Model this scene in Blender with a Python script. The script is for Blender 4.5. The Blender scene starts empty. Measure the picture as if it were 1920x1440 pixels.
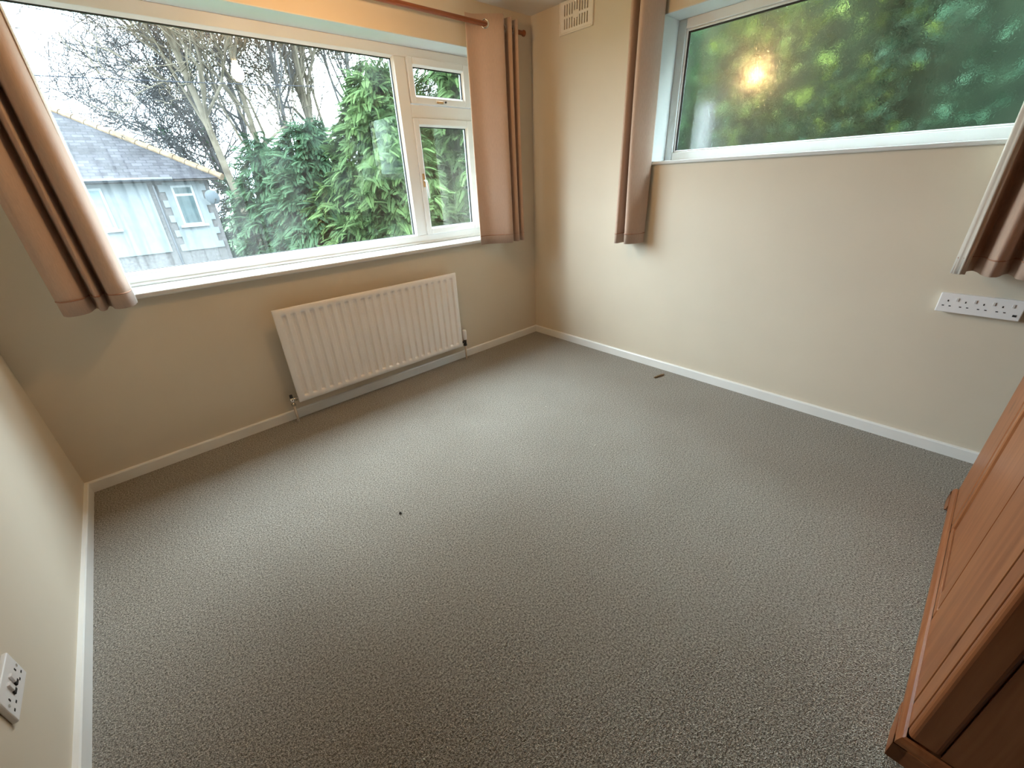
import bpy, bmesh, math, random
import numpy as np
from mathutils import Vector, Matrix

random.seed(7)
rng = np.random.default_rng(11)
scene = bpy.context.scene
C = scene.collection
PI = math.pi

# ------------------------------------------------------------------ camera
CAM = Vector((-2.789, -2.756, 1.371))
def cam_axes(yaw, pitch, roll):
    y, p, r = map(math.radians, (yaw, pitch, roll))
    fwd = Vector((math.sin(y) * math.cos(p), math.cos(y) * math.cos(p), math.sin(p)))
    right = Vector((math.cos(y), -math.sin(y), 0))
    up = right.cross(fwd)
    return right * math.cos(r) + up * math.sin(r), -right * math.sin(r) + up * math.cos(r), fwd
R_, U_, F_ = cam_axes(41.469, -26.56, -2.722)
cd = bpy.data.cameras.new('camera')
cd.sensor_fit = 'HORIZONTAL'; cd.sensor_width = 36.0; cd.lens = 770.47 * 36.0 / 1920.0
cd.clip_start = 0.02; cd.clip_end = 300
cam = bpy.data.objects.new('camera', cd); C.objects.link(cam)
M = Matrix.Identity(4)
for i in range(3):
    M[i][0] = R_[i]; M[i][1] = U_[i]; M[i][2] = -F_[i]; M[i][3] = CAM[i]
cam.matrix_world = M
scene.camera = cam

# ------------------------------------------------------------------ world (bright overcast winter sky)
SKY = 18.0
LAMP = 195.0
w = bpy.data.worlds.new('overcast'); scene.world = w; w.use_nodes = True
wn = w.node_tree; wn.nodes.clear()
wo = wn.nodes.new('ShaderNodeOutputWorld'); wb = wn.nodes.new('ShaderNodeBackground')
wtc = wn.nodes.new('ShaderNodeTexCoord'); wnz = wn.nodes.new('ShaderNodeTexNoise'); wr = wn.nodes.new('ShaderNodeValToRGB')
wnz.inputs['Scale'].default_value = 2.2; wnz.inputs['Detail'].default_value = 3
wr.color_ramp.elements[0].position = 0.35; wr.color_ramp.elements[0].color = (0.66, 0.84, 1.0, 1)
wr.color_ramp.elements[1].position = 0.65; wr.color_ramp.elements[1].color = (0.86, 0.95, 1.0, 1)
wn.links.new(wtc.outputs['Generated'], wnz.inputs['Vector']); wn.links.new(wnz.outputs['Fac'], wr.inputs['Fac'])
wn.links.new(wr.outputs['Color'], wb.inputs['Color'])
# standard overcast sky: luminance rises as 1 + 2 sin(elevation)
wsp = wn.nodes.new('ShaderNodeSeparateXYZ'); wn.links.new(wtc.outputs['Generated'], wsp.inputs[0])
wmx = wn.nodes.new('ShaderNodeMath'); wmx.operation = 'MAXIMUM'; wmx.inputs[1].default_value = 0.0; wn.links.new(wsp.outputs['Z'], wmx.inputs[0])
wma = wn.nodes.new('ShaderNodeMath'); wma.operation = 'MULTIPLY_ADD'; wma.inputs[1].default_value = 2.0 * SKY * 0.62; wma.inputs[2].default_value = SKY * 0.62
wn.links.new(wmx.outputs[0], wma.inputs[0]); wn.links.new(wma.outputs[0], wb.inputs['Strength'])
wn.links.new(wb.outputs[0], wo.inputs[0])

# daylight portal in the clear window opening (guides sky sampling, emits nothing of its own)
pl = bpy.data.lights.new('window_portal', 'AREA'); pl.shape = 'RECTANGLE'; pl.size = 2.5; pl.size_y = 1.2
pl.cycles.is_portal = True
po = bpy.data.objects.new('window_portal', pl); C.objects.link(po)
po.location = (-1.68, 0.30, 1.56); po.rotation_euler = (-PI / 2, 0, 0)

vs = scene.view_settings
scene.display_settings.display_device = 'sRGB'
vs.view_transform = 'Standard'; vs.look = 'None'; vs.exposure = 0.6; vs.gamma = 1.0; vs.use_curve_mapping = False
cy = scene.cycles
cy.use_denoising = True
cy.max_bounces = 12; cy.diffuse_bounces = 6; cy.glossy_bounces = 4; cy.transmission_bounces = 8; cy.transparent_max_bounces = 24
cy.caustics_reflective = False; cy.caustics_refractive = True
cy.sample_clamp_indirect = 150.0

# ------------------------------------------------------------------ materials
def new_mat(name):
    m = bpy.data.materials.new(name); m.use_nodes = True
    nt = m.node_tree; nt.nodes.clear()
    out = nt.nodes.new('ShaderNodeOutputMaterial')
    return m, nt, out
def N(nt, t, **kw):
    n = nt.nodes.new(t)
    for k, v in kw.items():
        if k in n.inputs: n.inputs[k].default_value = v
        else: setattr(n, k, v)
    return n
def rgba(c): return (c[0], c[1], c[2], 1.0)
def plain(name, col, rough=0.5, metal=0.0, var=0.06, scale=12.0, bump=0.0, bscale=200.0, stretch=(1, 1, 1), spec=0.5, detail=4.0):
    """colour with a soft procedural variation and optional fine relief"""
    m, nt, out = new_mat(name)
    b = N(nt, 'ShaderNodeBsdfPrincipled'); b.inputs['Roughness'].default_value = rough
    b.inputs['Metallic'].default_value = metal; b.inputs['Specular IOR Level'].default_value = spec
    tc = N(nt, 'ShaderNodeTexCoord'); mp = N(nt, 'ShaderNodeMapping'); mp.inputs['Scale'].default_value = stretch
    nz = N(nt, 'ShaderNodeTexNoise'); nz.inputs['Scale'].default_value = scale; nz.inputs['Detail'].default_value = detail
    nt.links.new(tc.outputs['Object'], mp.inputs['Vector']); nt.links.new(mp.outputs[0], nz.inputs['Vector'])
    rp = N(nt, 'ShaderNodeValToRGB')
    rp.color_ramp.elements[0].position = 0.3; rp.color_ramp.elements[1].position = 0.7
    rp.color_ramp.elements[0].color = rgba([c * (1 - var) for c in col]); rp.color_ramp.elements[1].color = rgba([min(1, c * (1 + var)) for c in col])
    nt.links.new(nz.outputs['Fac'], rp.inputs['Fac']); nt.links.new(rp.outputs['Color'], b.inputs['Base Color'])
    if bump > 0:
        n2 = N(nt, 'ShaderNodeTexNoise'); n2.inputs['Scale'].default_value = bscale; n2.inputs['Detail'].default_value = 3
        bp = N(nt, 'ShaderNodeBump'); bp.inputs['Strength'].default_value = bump; bp.inputs['Distance'].default_value = 0.002
        nt.links.new(mp.outputs[0], n2.inputs['Vector']); nt.links.new(n2.outputs['Fac'], bp.inputs['Height']); nt.links.new(bp.outputs[0], b.inputs['Normal'])
    nt.links.new(b.outputs[0], out.inputs['Surface'])
    return m

MT = {}
MT['wall'] = plain('cream_wall_paint', (0.65, 0.575, 0.465), 0.62, var=0.02, scale=3, bump=0.12, bscale=260, spec=0.25)
MT['ceiling'] = plain('ceiling_paint', (0.66, 0.60, 0.52), 0.8, var=0.03, scale=9, bump=0.6, bscale=45, spec=0.2)
MT['added_lobby'] = plain('added_lobby_dark', (0.10, 0.075, 0.055), 0.8, var=0.05)  # dark so the added lobby bounces little light onto the wardrobe
MT['upvc'] = plain('white_upvc', (0.7052, 0.7052, 0.688), 0.28, var=0.015, scale=4)
MT['reveal'] = plain('white_reveal_paint', (0.624, 0.6318, 0.624), 0.5, var=0.02, scale=5)
MT['gloss'] = plain('white_gloss_paint', (0.80, 0.79, 0.77), 0.3, var=0.03, scale=6)
MT['radiator'] = plain('radiator_enamel', (0.86, 0.82, 0.79), 0.38, var=0.02, scale=5)
MT['chrome'] = plain('chrome', (0.75, 0.74, 0.72), 0.18, metal=1.0, var=0.05)
MT['brass'] = plain('aged_brass', (0.50, 0.28, 0.12), 0.35, metal=0.8, var=0.2, scale=60)
MT['darkmetal'] = plain('dark_metal', (0.05, 0.045, 0.04), 0.35, metal=0.6, var=0.2)
MT['rubber'] = plain('black_gasket', (0.012, 0.016, 0.018), 0.6, var=0.1)
MT['plastic'] = plain('white_plastic', (0.80, 0.79, 0.80), 0.3, var=0.02)
MT['hole'] = plain('dark_hole', (0.015, 0.013, 0.012), 0.8, var=0.1)
MT['switch'] = plain('grey_switch', (0.60, 0.58, 0.57), 0.35, var=0.05)
MT['pipe'] = plain('painted_pipe', (0.62, 0.52, 0.42), 0.4, var=0.05)
MT['pole'] = plain('stained_pole_wood', (0.22, 0.065, 0.022), 0.32, var=0.25, scale=9, stretch=(1, 10, 10))
MT['vent'] = plain('cream_plastic', (0.76, 0.69, 0.60), 0.45, var=0.03)
MT['ventdark'] = plain('vent_duct', (0.14, 0.10, 0.07), 0.9, var=0.2)
MT['flex'] = plain('white_flex', (0.75, 0.75, 0.73), 0.5, var=0.02)
MT['stick'] = plain('bare_wood', (0.26, 0.17, 0.09), 0.7, var=0.3, scale=80)
MT['crumb'] = plain('pale_crumbs', (0.72, 0.68, 0.58), 0.7, var=0.2, scale=300)
MT['darkcrumb'] = plain('dark_crumb', (0.03, 0.025, 0.02), 0.7, var=0.2, scale=300)

def carpet_mat():
    m, nt, out = new_mat('twist_pile_carpet')
    b = N(nt, 'ShaderNodeBsdfPrincipled'); b.inputs['Roughness'].default_value = 0.95; b.inputs['Specular IOR Level'].default_value = 0.1
    b.inputs['Sheen Weight'].default_value = 0.15
    tc = N(nt, 'ShaderNodeTexCoord')
    n1 = N(nt, 'ShaderNodeTexNoise'); n1.inputs['Scale'].default_value = 165; n1.inputs['Detail'].default_value = 2.5; n1.inputs['Roughness'].default_value = 0.7
    n2 = N(nt, 'ShaderNodeTexNoise'); n2.inputs['Scale'].default_value = 1.7; n2.inputs['Detail'].default_value = 5
    vo = N(nt, 'ShaderNodeTexVoronoi'); vo.inputs['Scale'].default_value = 330
    for n in (n1, n2, vo): nt.links.new(tc.outputs['Object'], n.inputs['Vector'])
    r1 = N(nt, 'ShaderNodeValToRGB'); r1.color_ramp.elements[0].position = 0.34; r1.color_ramp.elements[1].position = 0.68
    r1.color_ramp.elements[0].color = (0.115, 0.102, 0.084, 1); r1.color_ramp.elements[1].color = (0.575, 0.53, 0.465, 1)
    nt.links.new(n1.outputs['Fac'], r1.inputs['Fac'])
    r2 = N(nt, 'ShaderNodeValToRGB'); r2.color_ramp.elements[0].position = 0.3; r2.color_ramp.elements[1].position = 0.7
    r2.color_ramp.elements[0].color = (0.92, 0.90, 0.88, 1); r2.color_ramp.elements[1].color = (1.06, 1.06, 1.06, 1)
    nt.links.new(n2.outputs['Fac'], r2.inputs['Fac'])
    mx = N(nt, 'ShaderNodeMix', data_type='RGBA', blend_type='MULTIPLY'); mx.inputs[0].default_value = 1.0
    nt.links.new(r1.outputs[0], mx.inputs[6]); nt.links.new(r2.outputs[0], mx.inputs[7])
    nt.links.new(mx.outputs[2], b.inputs['Base Color'])
    bp = N(nt, 'ShaderNodeBump'); bp.inputs['Strength'].default_value = 1.0; bp.inputs['Distance'].default_value = 0.004
    ad = N(nt, 'ShaderNodeMath', operation='ADD'); nt.links.new(n1.outputs['Fac'], ad.inputs[0]); nt.links.new(vo.outputs['Distance'], ad.inputs[1])
    nt.links.new(ad.outputs[0], bp.inputs['Height']); nt.links.new(bp.outputs[0], b.inputs['Normal'])
    nt.links.new(b.outputs[0], out.inputs['Surface'])
    return m
MT['carpet'] = carpet_mat()

def pine_mat(name, c0, c1, axis='z'):
    m, nt, out = new_mat(name)
    b = N(nt, 'ShaderNodeBsdfPrincipled'); b.inputs['Roughness'].default_value = 0.38; b.inputs['Specular IOR Level'].default_value = 0.35
    tc = N(nt, 'ShaderNodeTexCoord'); mp = N(nt, 'ShaderNodeMapping')
    mp.inputs['Scale'].default_value = {'z': (14, 14, 0.9), 'x': (0.9, 14, 14)}[axis]
    n1 = N(nt, 'ShaderNodeTexNoise'); n1.inputs['Scale'].default_value = 2.2; n1.inputs['Detail'].default_value = 6; n1.inputs['Distortion'].default_value = 0.6
    nt.links.new(tc.outputs['Object'], mp.inputs['Vector']); nt.links.new(mp.outputs[0], n1.inputs['Vector'])
    r = N(nt, 'ShaderNodeValToRGB'); r.color_ramp.elements[0].position = 0.32; r.color_ramp.elements[1].position = 0.66
    r.color_ramp.elements[0].color = rgba(c0); r.color_ramp.elements[1].color = rgba(c1)
    nt.links.new(n1.outputs['Fac'], r.inputs['Fac'])
    # knots
    mk = N(nt, 'ShaderNodeMapping'); mk.inputs['Scale'].default_value = {'z': (5.5, 5.5, 2.6), 'x': (2.6, 5.5, 5.5)}[axis]
    vo = N(nt, 'ShaderNodeTexVoronoi'); vo.inputs['Scale'].default_value = 1.0
    nt.links.new(tc.outputs['Object'], mk.inputs['Vector']); nt.links.new(mk.outputs[0], vo.inputs['Vector'])
    kr = N(nt, 'ShaderNodeValToRGB'); kr.color_ramp.elements[0].position = 0.07; kr.color_ramp.elements[1].position = 0.15
    kr.color_ramp.elements[0].color = (0.16, 0.10, 0.08, 1); kr.color_ramp.elements[1].color = (1, 1, 1, 1)
    nt.links.new(vo.outputs['Distance'], kr.inputs['Fac'])
    mx = N(nt, 'ShaderNodeMix', data_type='RGBA', blend_type='MULTIPLY'); mx.inputs[0].default_value = 1.0
    nt.links.new(r.outputs[0], mx.inputs[6]); nt.links.new(kr.outputs[0], mx.inputs[7])
    nt.links.new(mx.outputs[2], b.inputs['Base Color']); nt.links.new(b.outputs[0], out.inputs['Surface'])
    return m
MT['pine'] = pine_mat('varnished_pine', (0.216, 0.0684, 0.02304), (0.3168, 0.1188, 0.04464))
MT['pinex'] = pine_mat('varnished_pine_rail', (0.216, 0.0684, 0.02304), (0.3168, 0.1188, 0.04464), 'x')

def fabric_mat(name, col, trans=0.22):
    m, nt, out = new_mat(name)
    d = N(nt, 'ShaderNodeBsdfPrincipled'); d.inputs['Roughness'].default_value = 0.75; d.inputs['Sheen Weight'].default_value = 0.2; d.inputs['Specular IOR Level'].default_value = 0.2
    t = N(nt, 'ShaderNodeBsdfTranslucent'); mx = N(nt, 'ShaderNodeMixShader'); mx.inputs[0].default_value = trans
    tc = N(nt, 'ShaderNodeTexCoord'); mp = N(nt, 'ShaderNodeMapping'); mp.inputs['Scale'].default_value = (300, 300, 40)
    nz = N(nt, 'ShaderNodeTexNoise'); nz.inputs['Scale'].default_value = 1.0; nz.inputs['Detail'].default_value = 4
    nt.links.new(tc.outputs['Object'], mp.inputs['Vector']); nt.links.new(mp.outputs[0], nz.inputs['Vector'])
    r = N(nt, 'ShaderNodeValToRGB'); r.color_ramp.elements[0].color = rgba([c * 0.86 for c in col]); r.color_ramp.elements[1].color = rgba([min(1, c * 1.14) for c in col])
    nt.links.new(nz.outputs['Fac'], r.inputs['Fac']); nt.links.new(r.outputs[0], d.inputs['Base Color']); nt.links.new(r.outputs[0], t.inputs['Color'])
    bp = N(nt, 'ShaderNodeBump'); bp.inputs['Strength'].default_value = 0.25; bp.inputs['Distance'].default_value = 0.001
    nt.links.new(nz.outputs['Fac'], bp.inputs['Height']); nt.links.new(bp.outputs[0], d.inputs['Normal'])
    nt.links.new(d.outputs[0], mx.inputs[1]); nt.links.new(t.outputs[0], mx.inputs[2]); nt.links.new(mx.outputs[0], out.inputs['Surface'])
    return m
MT['fabric'] = fabric_mat('tan_curtain_fabric', (0.60, 0.43, 0.335), 0.18)
MT['lining'] = fabric_mat('cream_curtain_lining', (0.80, 0.74, 0.66), 0.25)
MT['seam'] = fabric_mat('hem_stitching', (0.42, 0.22, 0.14), 0.05)

def clear_glass(name, haze=True):
    """clear double glazing: see-through with mirror reflection at grazing angles, misted with condensation towards one lower corner"""
    m, nt, out = new_mat(name)
    tr = N(nt, 'ShaderNodeBsdfTransparent'); tr.inputs['Color'].default_value = (0.95, 0.98, 0.97, 1)
    gl = N(nt, 'ShaderNodeBsdfGlossy'); gl.inputs['Roughness'].default_value = 0.0; gl.inputs['Color'].default_value = (1, 1, 1, 1)
    lw = N(nt, 'ShaderNodeLayerWeight'); lw.inputs['Blend'].default_value = 0.5
    pw = N(nt, 'ShaderNodeMath', operation='POWER'); pw.inputs[1].default_value = 5.0
    ml = N(nt, 'ShaderNodeMath', operation='MULTIPLY_ADD'); ml.inputs[1].default_value = 0.8; ml.inputs[2].default_value = 0.065
    nt.links.new(lw.outputs['Facing'], pw.inputs[0]); nt.links.new(pw.outputs[0], ml.inputs[0])
    m1 = N(nt, 'ShaderNodeMixShader'); nt.links.new(ml.outputs[0], m1.inputs[0]); nt.links.new(tr.outputs[0], m1.inputs[1]); nt.links.new(gl.outputs[0], m1.inputs[2])
    last = m1
    if haze:
        tc = N(nt, 'ShaderNodeTexCoord'); sp = N(nt, 'ShaderNodeSeparateXYZ'); nt.links.new(tc.outputs['Object'], sp.inputs[0])
        # mist strongest at low x and low z of the pane, broken by runs of water
        gx = N(nt, 'ShaderNodeMapRange'); gx.inputs['From Min'].default_value = 1.05; gx.inputs['From Max'].default_value = 0.1; gx.inputs['To Min'].default_value = 0.0; gx.inputs['To Max'].default_value = 1.0
        gz = N(nt, 'ShaderNodeMapRange'); gz.inputs['From Min'].default_value = 0.85; gz.inputs['From Max'].default_value = 0.1
        nt.links.new(sp.outputs['X'], gx.inputs['Value']); nt.links.new(sp.outputs['Z'], gz.inputs['Value'])
        mp = N(nt, 'ShaderNodeMapping'); mp.inputs['Scale'].default_value = (38, 1, 2.2)
        nz = N(nt, 'ShaderNodeTexNoise'); nz.inputs['Scale'].default_value = 1.0; nz.inputs['Detail'].default_value = 3
        nt.links.new(tc.outputs['Object'], mp.inputs['Vector']); nt.links.new(mp.outputs[0], nz.inputs['Vector'])
        sr = N(nt, 'ShaderNodeMapRange'); sr.inputs['From Min'].default_value = 0.36; sr.inputs['From Max'].default_value = 0.5; sr.inputs['To Min'].default_value = 0.25; sr.inputs['To Max'].default_value = 1.0
        nt.links.new(nz.outputs['Fac'], sr.inputs['Value'])
        a = N(nt, 'ShaderNodeMath', operation='MULTIPLY'); nt.links.new(gx.outputs[0], a.inputs[0]); nt.links.new(gz.outputs[0], a.inputs[1])
        b = N(nt, 'ShaderNodeMath', operation='MULTIPLY'); nt.links.new(a.outputs[0], b.inputs[0]); nt.links.new(sr.outputs[0], b.inputs[1])
        n3 = N(nt, 'ShaderNodeTexNoise'); n3.inputs['Scale'].default_value = 3.5; n3.inputs['Detail'].default_value = 2
        nt.links.new(tc.outputs['Object'], n3.inputs['Vector'])
        s3 = N(nt, 'ShaderNodeMapRange'); s3.inputs['From Min'].default_value = 0.45; s3.inputs['From Max'].default_value = 0.75; s3.inputs['To Min'].default_value = 0.0; s3.inputs['To Max'].default_value = 0.007
        nt.links.new(n3.outputs['Fac'], s3.inputs['Value'])
        c = N(nt, 'ShaderNodeMath', operation='MULTIPLY_ADD'); c.inputs[1].default_value = 0.026; nt.links.new(b.outputs[0], c.inputs[0]); nt.links.new(s3.outputs[0], c.inputs[2])
        tl = N(nt, 'ShaderNodeBsdfTranslucent'); tl.inputs['Color'].default_value = (0.95, 0.97, 0.97, 1)
        m2 = N(nt, 'ShaderNodeMixShader'); nt.links.new(c.outputs[0], m2.inputs[0]); nt.links.new(m1.outputs[0], m2.inputs[1]); nt.links.new(tl.outputs[0], m2.inputs[2])
        last = m2
    nt.links.new(last.outputs[0], out.inputs['Surface'])
    return m
MT['glass'] = clear_glass('misted_clear_glass', True)
MT['glass_clear'] = clear_glass('clear_glass', False)

def obscure_glass():
    m, nt, out = new_mat('obscure_pattern_glass')
    g = N(nt, 'ShaderNodeBsdfRefraction'); g.inputs['Roughness'].default_value = 0.20; g.inputs['IOR'].default_value = 1.12; g.inputs['Color'].default_value = (0.95, 1.0, 0.97, 1)
    gl = N(nt, 'ShaderNodeBsdfGlossy'); gl.inputs['Roughness'].default_value = 0.10
    gk = N(nt, 'ShaderNodeBsdfGlossy'); gk.inputs['Roughness'].default_value = 0.24
    tc = N(nt, 'ShaderNodeTexCoord'); nz = N(nt, 'ShaderNodeTexNoise'); nz.inputs['Scale'].default_value = 55; nz.inputs['Detail'].default_value = 2; nz.inputs['Distortion'].default_value = 1.2
    nt.links.new(tc.outputs['Object'], nz.inputs['Vector'])
    bp = N(nt, 'ShaderNodeBump'); bp.inputs['Strength'].default_value = 0.5; bp.inputs['Distance'].default_value = 0.004
    b2 = N(nt, 'ShaderNodeBump'); b2.inputs['Strength'].default_value = 0.18; b2.inputs['Distance'].default_value = 0.002
    for q in (bp, b2): nt.links.new(nz.outputs['Fac'], q.inputs['Height'])
    nt.links.new(bp.outputs[0], g.inputs['Normal']); nt.links.new(b2.outputs[0], gl.inputs['Normal']); nt.links.new(b2.outputs[0], gk.inputs['Normal'])
    m0 = N(nt, 'ShaderNodeMixShader'); m0.inputs[0].default_value = 0.6; nt.links.new(gl.outputs[0], m0.inputs[1]); nt.links.new(gk.outputs[0], m0.inputs[2])
    mx = N(nt, 'ShaderNodeMixShader'); mx.inputs[0].default_value = 0.07
    nt.links.new(g.outputs[0], mx.inputs[1]); nt.links.new(m0.outputs[0], mx.inputs[2]); nt.links.new(mx.outputs[0], out.inputs['Surface'])
    return m
MT['obscure'] = obscure_glass()

def emissive(name, col, s):
    m, nt, out = new_mat(name); e = N(nt, 'ShaderNodeEmission'); e.inputs['Color'].default_value = rgba(col); e.inputs['Strength'].default_value = s
    nt.links.new(e.outputs[0], out.inputs['Surface']); return m
MT['bulb'] = emissive('lit_bulb', (1.0, 0.58, 0.25), LAMP)

def leaf_mat(name, c0, c1, trans=0.25):
    m, nt, out = new_mat(name)
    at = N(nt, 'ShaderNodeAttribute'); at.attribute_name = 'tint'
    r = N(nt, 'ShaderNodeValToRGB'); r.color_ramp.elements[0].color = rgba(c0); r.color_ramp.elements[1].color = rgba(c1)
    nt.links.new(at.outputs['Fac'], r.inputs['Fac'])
    d = N(nt, 'ShaderNodeBsdfPrincipled'); d.inputs['Roughness'].default_value = 0.75; d.inputs['Specular IOR Level'].default_value = 0.08
    t = N(nt, 'ShaderNodeBsdfTranslucent'); mx = N(nt, 'ShaderNodeMixShader'); mx.inputs[0].default_value = trans
    nt.links.new(r.outputs[0], d.inputs['Base Color']); nt.links.new(r.outputs[0], t.inputs['Color'])
    nt.links.new(d.outputs[0], mx.inputs[1]); nt.links.new(t.outputs[0], mx.inputs[2]); nt.links.new(mx.outputs[0], out.inputs['Surface'])
    return m
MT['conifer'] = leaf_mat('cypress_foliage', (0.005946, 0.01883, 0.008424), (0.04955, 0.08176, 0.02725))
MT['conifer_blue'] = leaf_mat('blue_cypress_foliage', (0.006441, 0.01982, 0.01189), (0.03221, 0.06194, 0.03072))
MT['shrub_yellow'] = leaf_mat('yellow_green_leaves', (0.01652, 0.03097, 0.004955), (0.06194, 0.08258, 0.01445))
MT['shrub_green'] = leaf_mat('green_leaves', (0.004955, 0.01858, 0.005781), (0.02271, 0.05781, 0.01734))
MT['shrub_dark'] = leaf_mat('dark_green_leaves', (0.00289, 0.009914, 0.004955), (0.01032, 0.02725, 0.01322))
MT['ivy'] = leaf_mat('ivy_leaves', (0.00592, 0.02072, 0.00888), (0.02072, 0.0518, 0.0222))
MT['core'] = plain('dark_inner_twigs', (0.00592, 0.01036, 0.00518), 0.9, var=0.3, scale=8, spec=0.08)  # dead inner twigs, dark in their own colour
MT['bark'] = plain('winter_bark', (0.06512, 0.05565, 0.04144), 0.85, var=0.35, scale=4, spec=0.08)
MT['bark2'] = plain('grey_bark', (0.05328, 0.0521, 0.05328), 0.85, var=0.35, scale=4, spec=0.08)
MT['slate'] = None
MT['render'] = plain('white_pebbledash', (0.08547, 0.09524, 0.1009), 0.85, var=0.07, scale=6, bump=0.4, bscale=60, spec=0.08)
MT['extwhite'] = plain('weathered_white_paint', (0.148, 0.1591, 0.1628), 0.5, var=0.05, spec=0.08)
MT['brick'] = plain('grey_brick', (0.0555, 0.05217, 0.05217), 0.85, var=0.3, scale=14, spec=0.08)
MT['ridge'] = plain('clay_ridge_tile', (0.111, 0.0777, 0.0481), 0.8, var=0.3, scale=5, spec=0.08)
MT['gutter'] = plain('black_gutter', (0.012, 0.014, 0.02), 0.4, var=0.2)
MT['hwin'] = plain('house_window_glass', (0.0259, 0.0407, 0.0444), 0.2, var=0.3, scale=3)
MT['curtainblue'] = plain('pale_blue_net', (0.0629, 0.0962, 0.1073), 0.7, var=0.2, scale=5)
MT['dish'] = plain('grey_dish', (0.0555, 0.06512, 0.074), 0.45, var=0.06, spec=0.08)
MT['lawn'] = plain('grass', (0.0185, 0.0407, 0.01332), 0.9, var=0.4, scale=2, spec=0.08)
MT['fence'] = plain('weathered_wood', (0.0296, 0.02442, 0.0222), 0.85, var=0.3, scale=5, spec=0.08)
MT['post'] = plain('grey_post', (0.0126, 0.0135, 0.0135), 0.7, var=0.1)
MT['cable'] = plain('cable_black', (0.02, 0.022, 0.028), 0.8, var=0.1, spec=0.05)
MT['extwall'] = plain('outer_brick', (0.25, 0.16, 0.12), 0.9, var=0.3, scale=10)

def slate_mat():
    m, nt, out = new_mat('slate_roof')
    b = N(nt, 'ShaderNodeBsdfPrincipled'); b.inputs['Roughness'].default_value = 0.7; b.inputs['Specular IOR Level'].default_value = 0.1
    tc = N(nt, 'ShaderNodeTexCoord'); br = N(nt, 'ShaderNodeTexBrick')
    br.inputs['Scale'].default_value = 1.0; br.inputs['Brick Width'].default_value = 0.26; br.inputs['Row Height'].default_value = 0.16; br.inputs['Mortar Size'].default_value = 0.012
    br.inputs['Color1'].default_value = (0.017, 0.016, 0.019, 1); br.inputs['Color2'].default_value = (0.033, 0.032, 0.037, 1); br.inputs['Mortar'].default_value = (0.014, 0.014, 0.018, 1)
    nz = N(nt, 'ShaderNodeTexNoise'); nz.inputs['Scale'].default_value = 1.4; nz.inputs['Detail'].default_value = 6
    nt.links.new(tc.outputs['UV'], br.inputs['Vector']); nt.links.new(tc.outputs['Object'], nz.inputs['Vector'])
    r = N(nt, 'ShaderNodeValToRGB'); r.color_ramp.elements[0].color = (0.7, 0.7, 0.7, 1); r.color_ramp.elements[1].color = (1.3, 1.3, 1.3, 1); r.color_ramp.elements[0].position = .35; r.color_ramp.elements[1].position = .65
    nt.links.new(nz.outputs['Fac'], r.inputs['Fac'])
    mx = N(nt, 'ShaderNodeMix', data_type='RGBA', blend_type='MULTIPLY'); mx.inputs[0].default_value = 1.0
    nt.links.new(br.outputs['Color'], mx.inputs[6]); nt.links.new(r.outputs[0], mx.inputs[7]); nt.links.new(mx.outputs[2], b.inputs['Base Color'])
    bp = N(nt, 'ShaderNodeBump'); bp.inputs['Strength'].default_value = 0.7; bp.inputs['Distance'].default_value = 0.03; bp.invert = True
    nt.links.new(br.outputs['Fac'], bp.inputs['Height']); nt.links.new(bp.outputs[0], b.inputs['Normal'])
    nt.links.new(b.outputs[0], out.inputs['Surface']); return m
MT['slate'] = slate_mat()

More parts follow.
